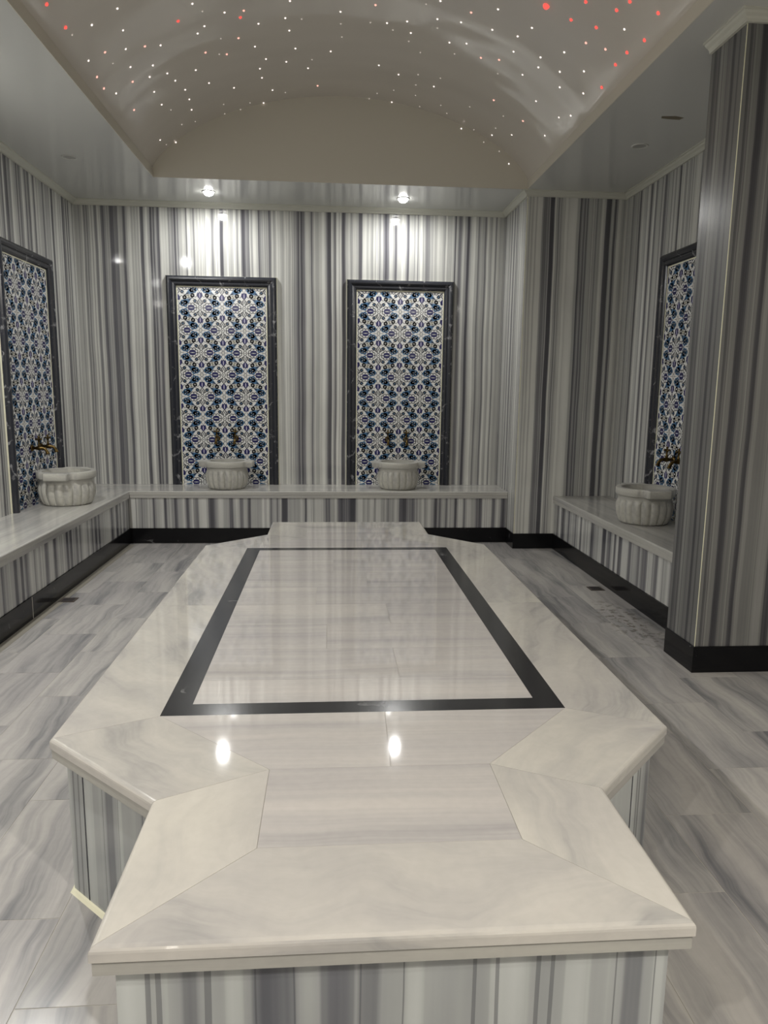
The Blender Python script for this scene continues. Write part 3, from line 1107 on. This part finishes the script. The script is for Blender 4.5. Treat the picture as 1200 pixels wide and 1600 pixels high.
drain('small square floor drain beside the left bench skirting', -1.690, 4.72)
drain('small square floor drain beside the alcove bench', 1.880, 4.89)

# ------------------------------------------------------------------ fibre optic stars in the vault
def ray(px, py):
    return (rt2 * ((px - 600) / FPX) + dn2 * ((py - 800) / FPX) + fw)


def on_vault(px, py):
    d = ray(px, py)
    lo, hi = 0.3, 12.0
    C0 = Vector((0, 0, CAM_H))

    def g(t):
        p = C0 + d * t
        if p.x <= OL or p.x >= OR_:
            return p.z - ZV0
        return p.z - vault_z(p.x)
    for _ in range(60):
        m = (lo + hi) / 2
        if g(m) < 0:
            lo = m
        else:
            hi = m
    return C0 + d * lo


STARS = []
for ox, oy, txt in (
    (0, 0, '290 25 R,408 170 R,573 155 w,733 52 w,768 188 w,1112 130 R,655 325 r,785 305 w,905 288 r,1003 282 w,552 378 w,705 395 d,815 418 w,955 408 w,605 480 r,828 510 r,935 480 w,1045 458 w,1095 503 w,648 552 r,725 583 w,963 573 w,1157 560 w,1183 620 w,1010 653 w,1068 686 d,1197 685 w,837 686 r,1135 776 d,450 218 d'),
    (300, 0, '65 70 d,203 77 w,323 65 r,302 107 R,77 162 w,35 208 w,415 147 w,583 112 w,685 118 d,612 5 w,608 190 w,180 240 d,290 237 r,393 290 w,84 327 r,170 338 d,217 338 r,462 368 w,589 385 w,646 302 w,424 428 w,437 485 w,23 437 w,106 518 w,262 548 w,503 562 w,583 577 d,447 642 w,362 642 d,197 652 d,204 710 d,303 685 d,20 758 d,928 72 w,930 148 d,937 230 d,867 320 w,750 372 d,725 425 w,785 535 r,1147 30 r,1115 140 d,1168 407 w,1157 583 d,1107 617 d,2 22 w'),
    (600, 0, '19 143 w,56 187 d,145 133 w,168 205 w,155 257 d,263 25 d,353 5 w,334 118 w,334 175 d,545 77 r,482 138 w,713 57 w,677 185 w,409 265 w,516 271 w,441 336 d,606 360 r,720 373 r,810 322 w,836 226 w,925 173 w,1015 35 X,1170 122 R,1127 326 w,979 358 w,965 420 w,866 466 w,1099 448 w,1099 545 w,951 631 w,711 460 d,91 465 w,213 465 d,353 488 d,199 530 d,312 540 w,61 563 d,197 595 d,49 637 w,223 665 d,355 657 d,686 625 r,536 666 d,393 708 d,746 725 d,869 755 r,1094 733 w,1168 722 w,227 327 d'),
    (800, 0, '462 10 R,655 62 R,738 8 R,915 80 R,528 170 R,703 182 w,463 267 r,585 307 r,720 327 R,829 250 R,648 403 R,450 445 w,562 545 R,446 583 w'),
    (150, 80, '400 554 w,438 583 d,499 570 w,536 458 d,620 438 d'),
    (600, 100, '483 404 w,562 410 d,698 400 d,675 444 w,799 442 w,1006 447 w,623 489 d,720 546 d,780 624 w')):
    for e in txt.split(','):
        a, b, c = e.split()
        STARS.append((ox + float(a) / 4, oy + float(b) / 4, c))
SM = {}
for c, mt, rr in (('w', M_STAR, 0.0062), ('d', M_STARDIM, 0.0055), ('r', M_STARPINK, 0.0072), ('R', M_STARRED, 0.0095), ('X', M_STARRED, 0.019)):
    bm = bmesh.new()
    bmesh.ops.create_uvsphere(bm, u_segments=10, v_segments=6, radius=rr)
    me = bpy.data.meshes.new('star_light')
    bm.to_mesh(me)
    bm.free()
    me.materials.append(mt)
    SM[c] = me
TXT = {'w': ('tiny white fibre optic star point in the vaulted ceiling', 'white star points in the vault'),
       'd': ('faint dim star point in the vaulted ceiling', 'dim star points in the vault'),
       'r': ('small pinkish star point in the vaulted ceiling', 'pinkish star points in the vault'),
       'R': ('bright red star point in the vaulted ceiling', 'red star points in the vault'),
       'X': ('the biggest round red star light near the top of the vault', None)}
for px, py, c in STARS:
    p = on_vault(px, py)
    d = ray(px, py)
    if p.y > OYB - 0.004:
        p = Vector((0, 0, CAM_H)) + d * ((OYB - 0.002) / d.y)
    o = bpy.data.objects.new('star_light', SM[c])
    o.location = p
    link(o)
    tag(o, TXT[c][0], 'star light', TXT[c][1])
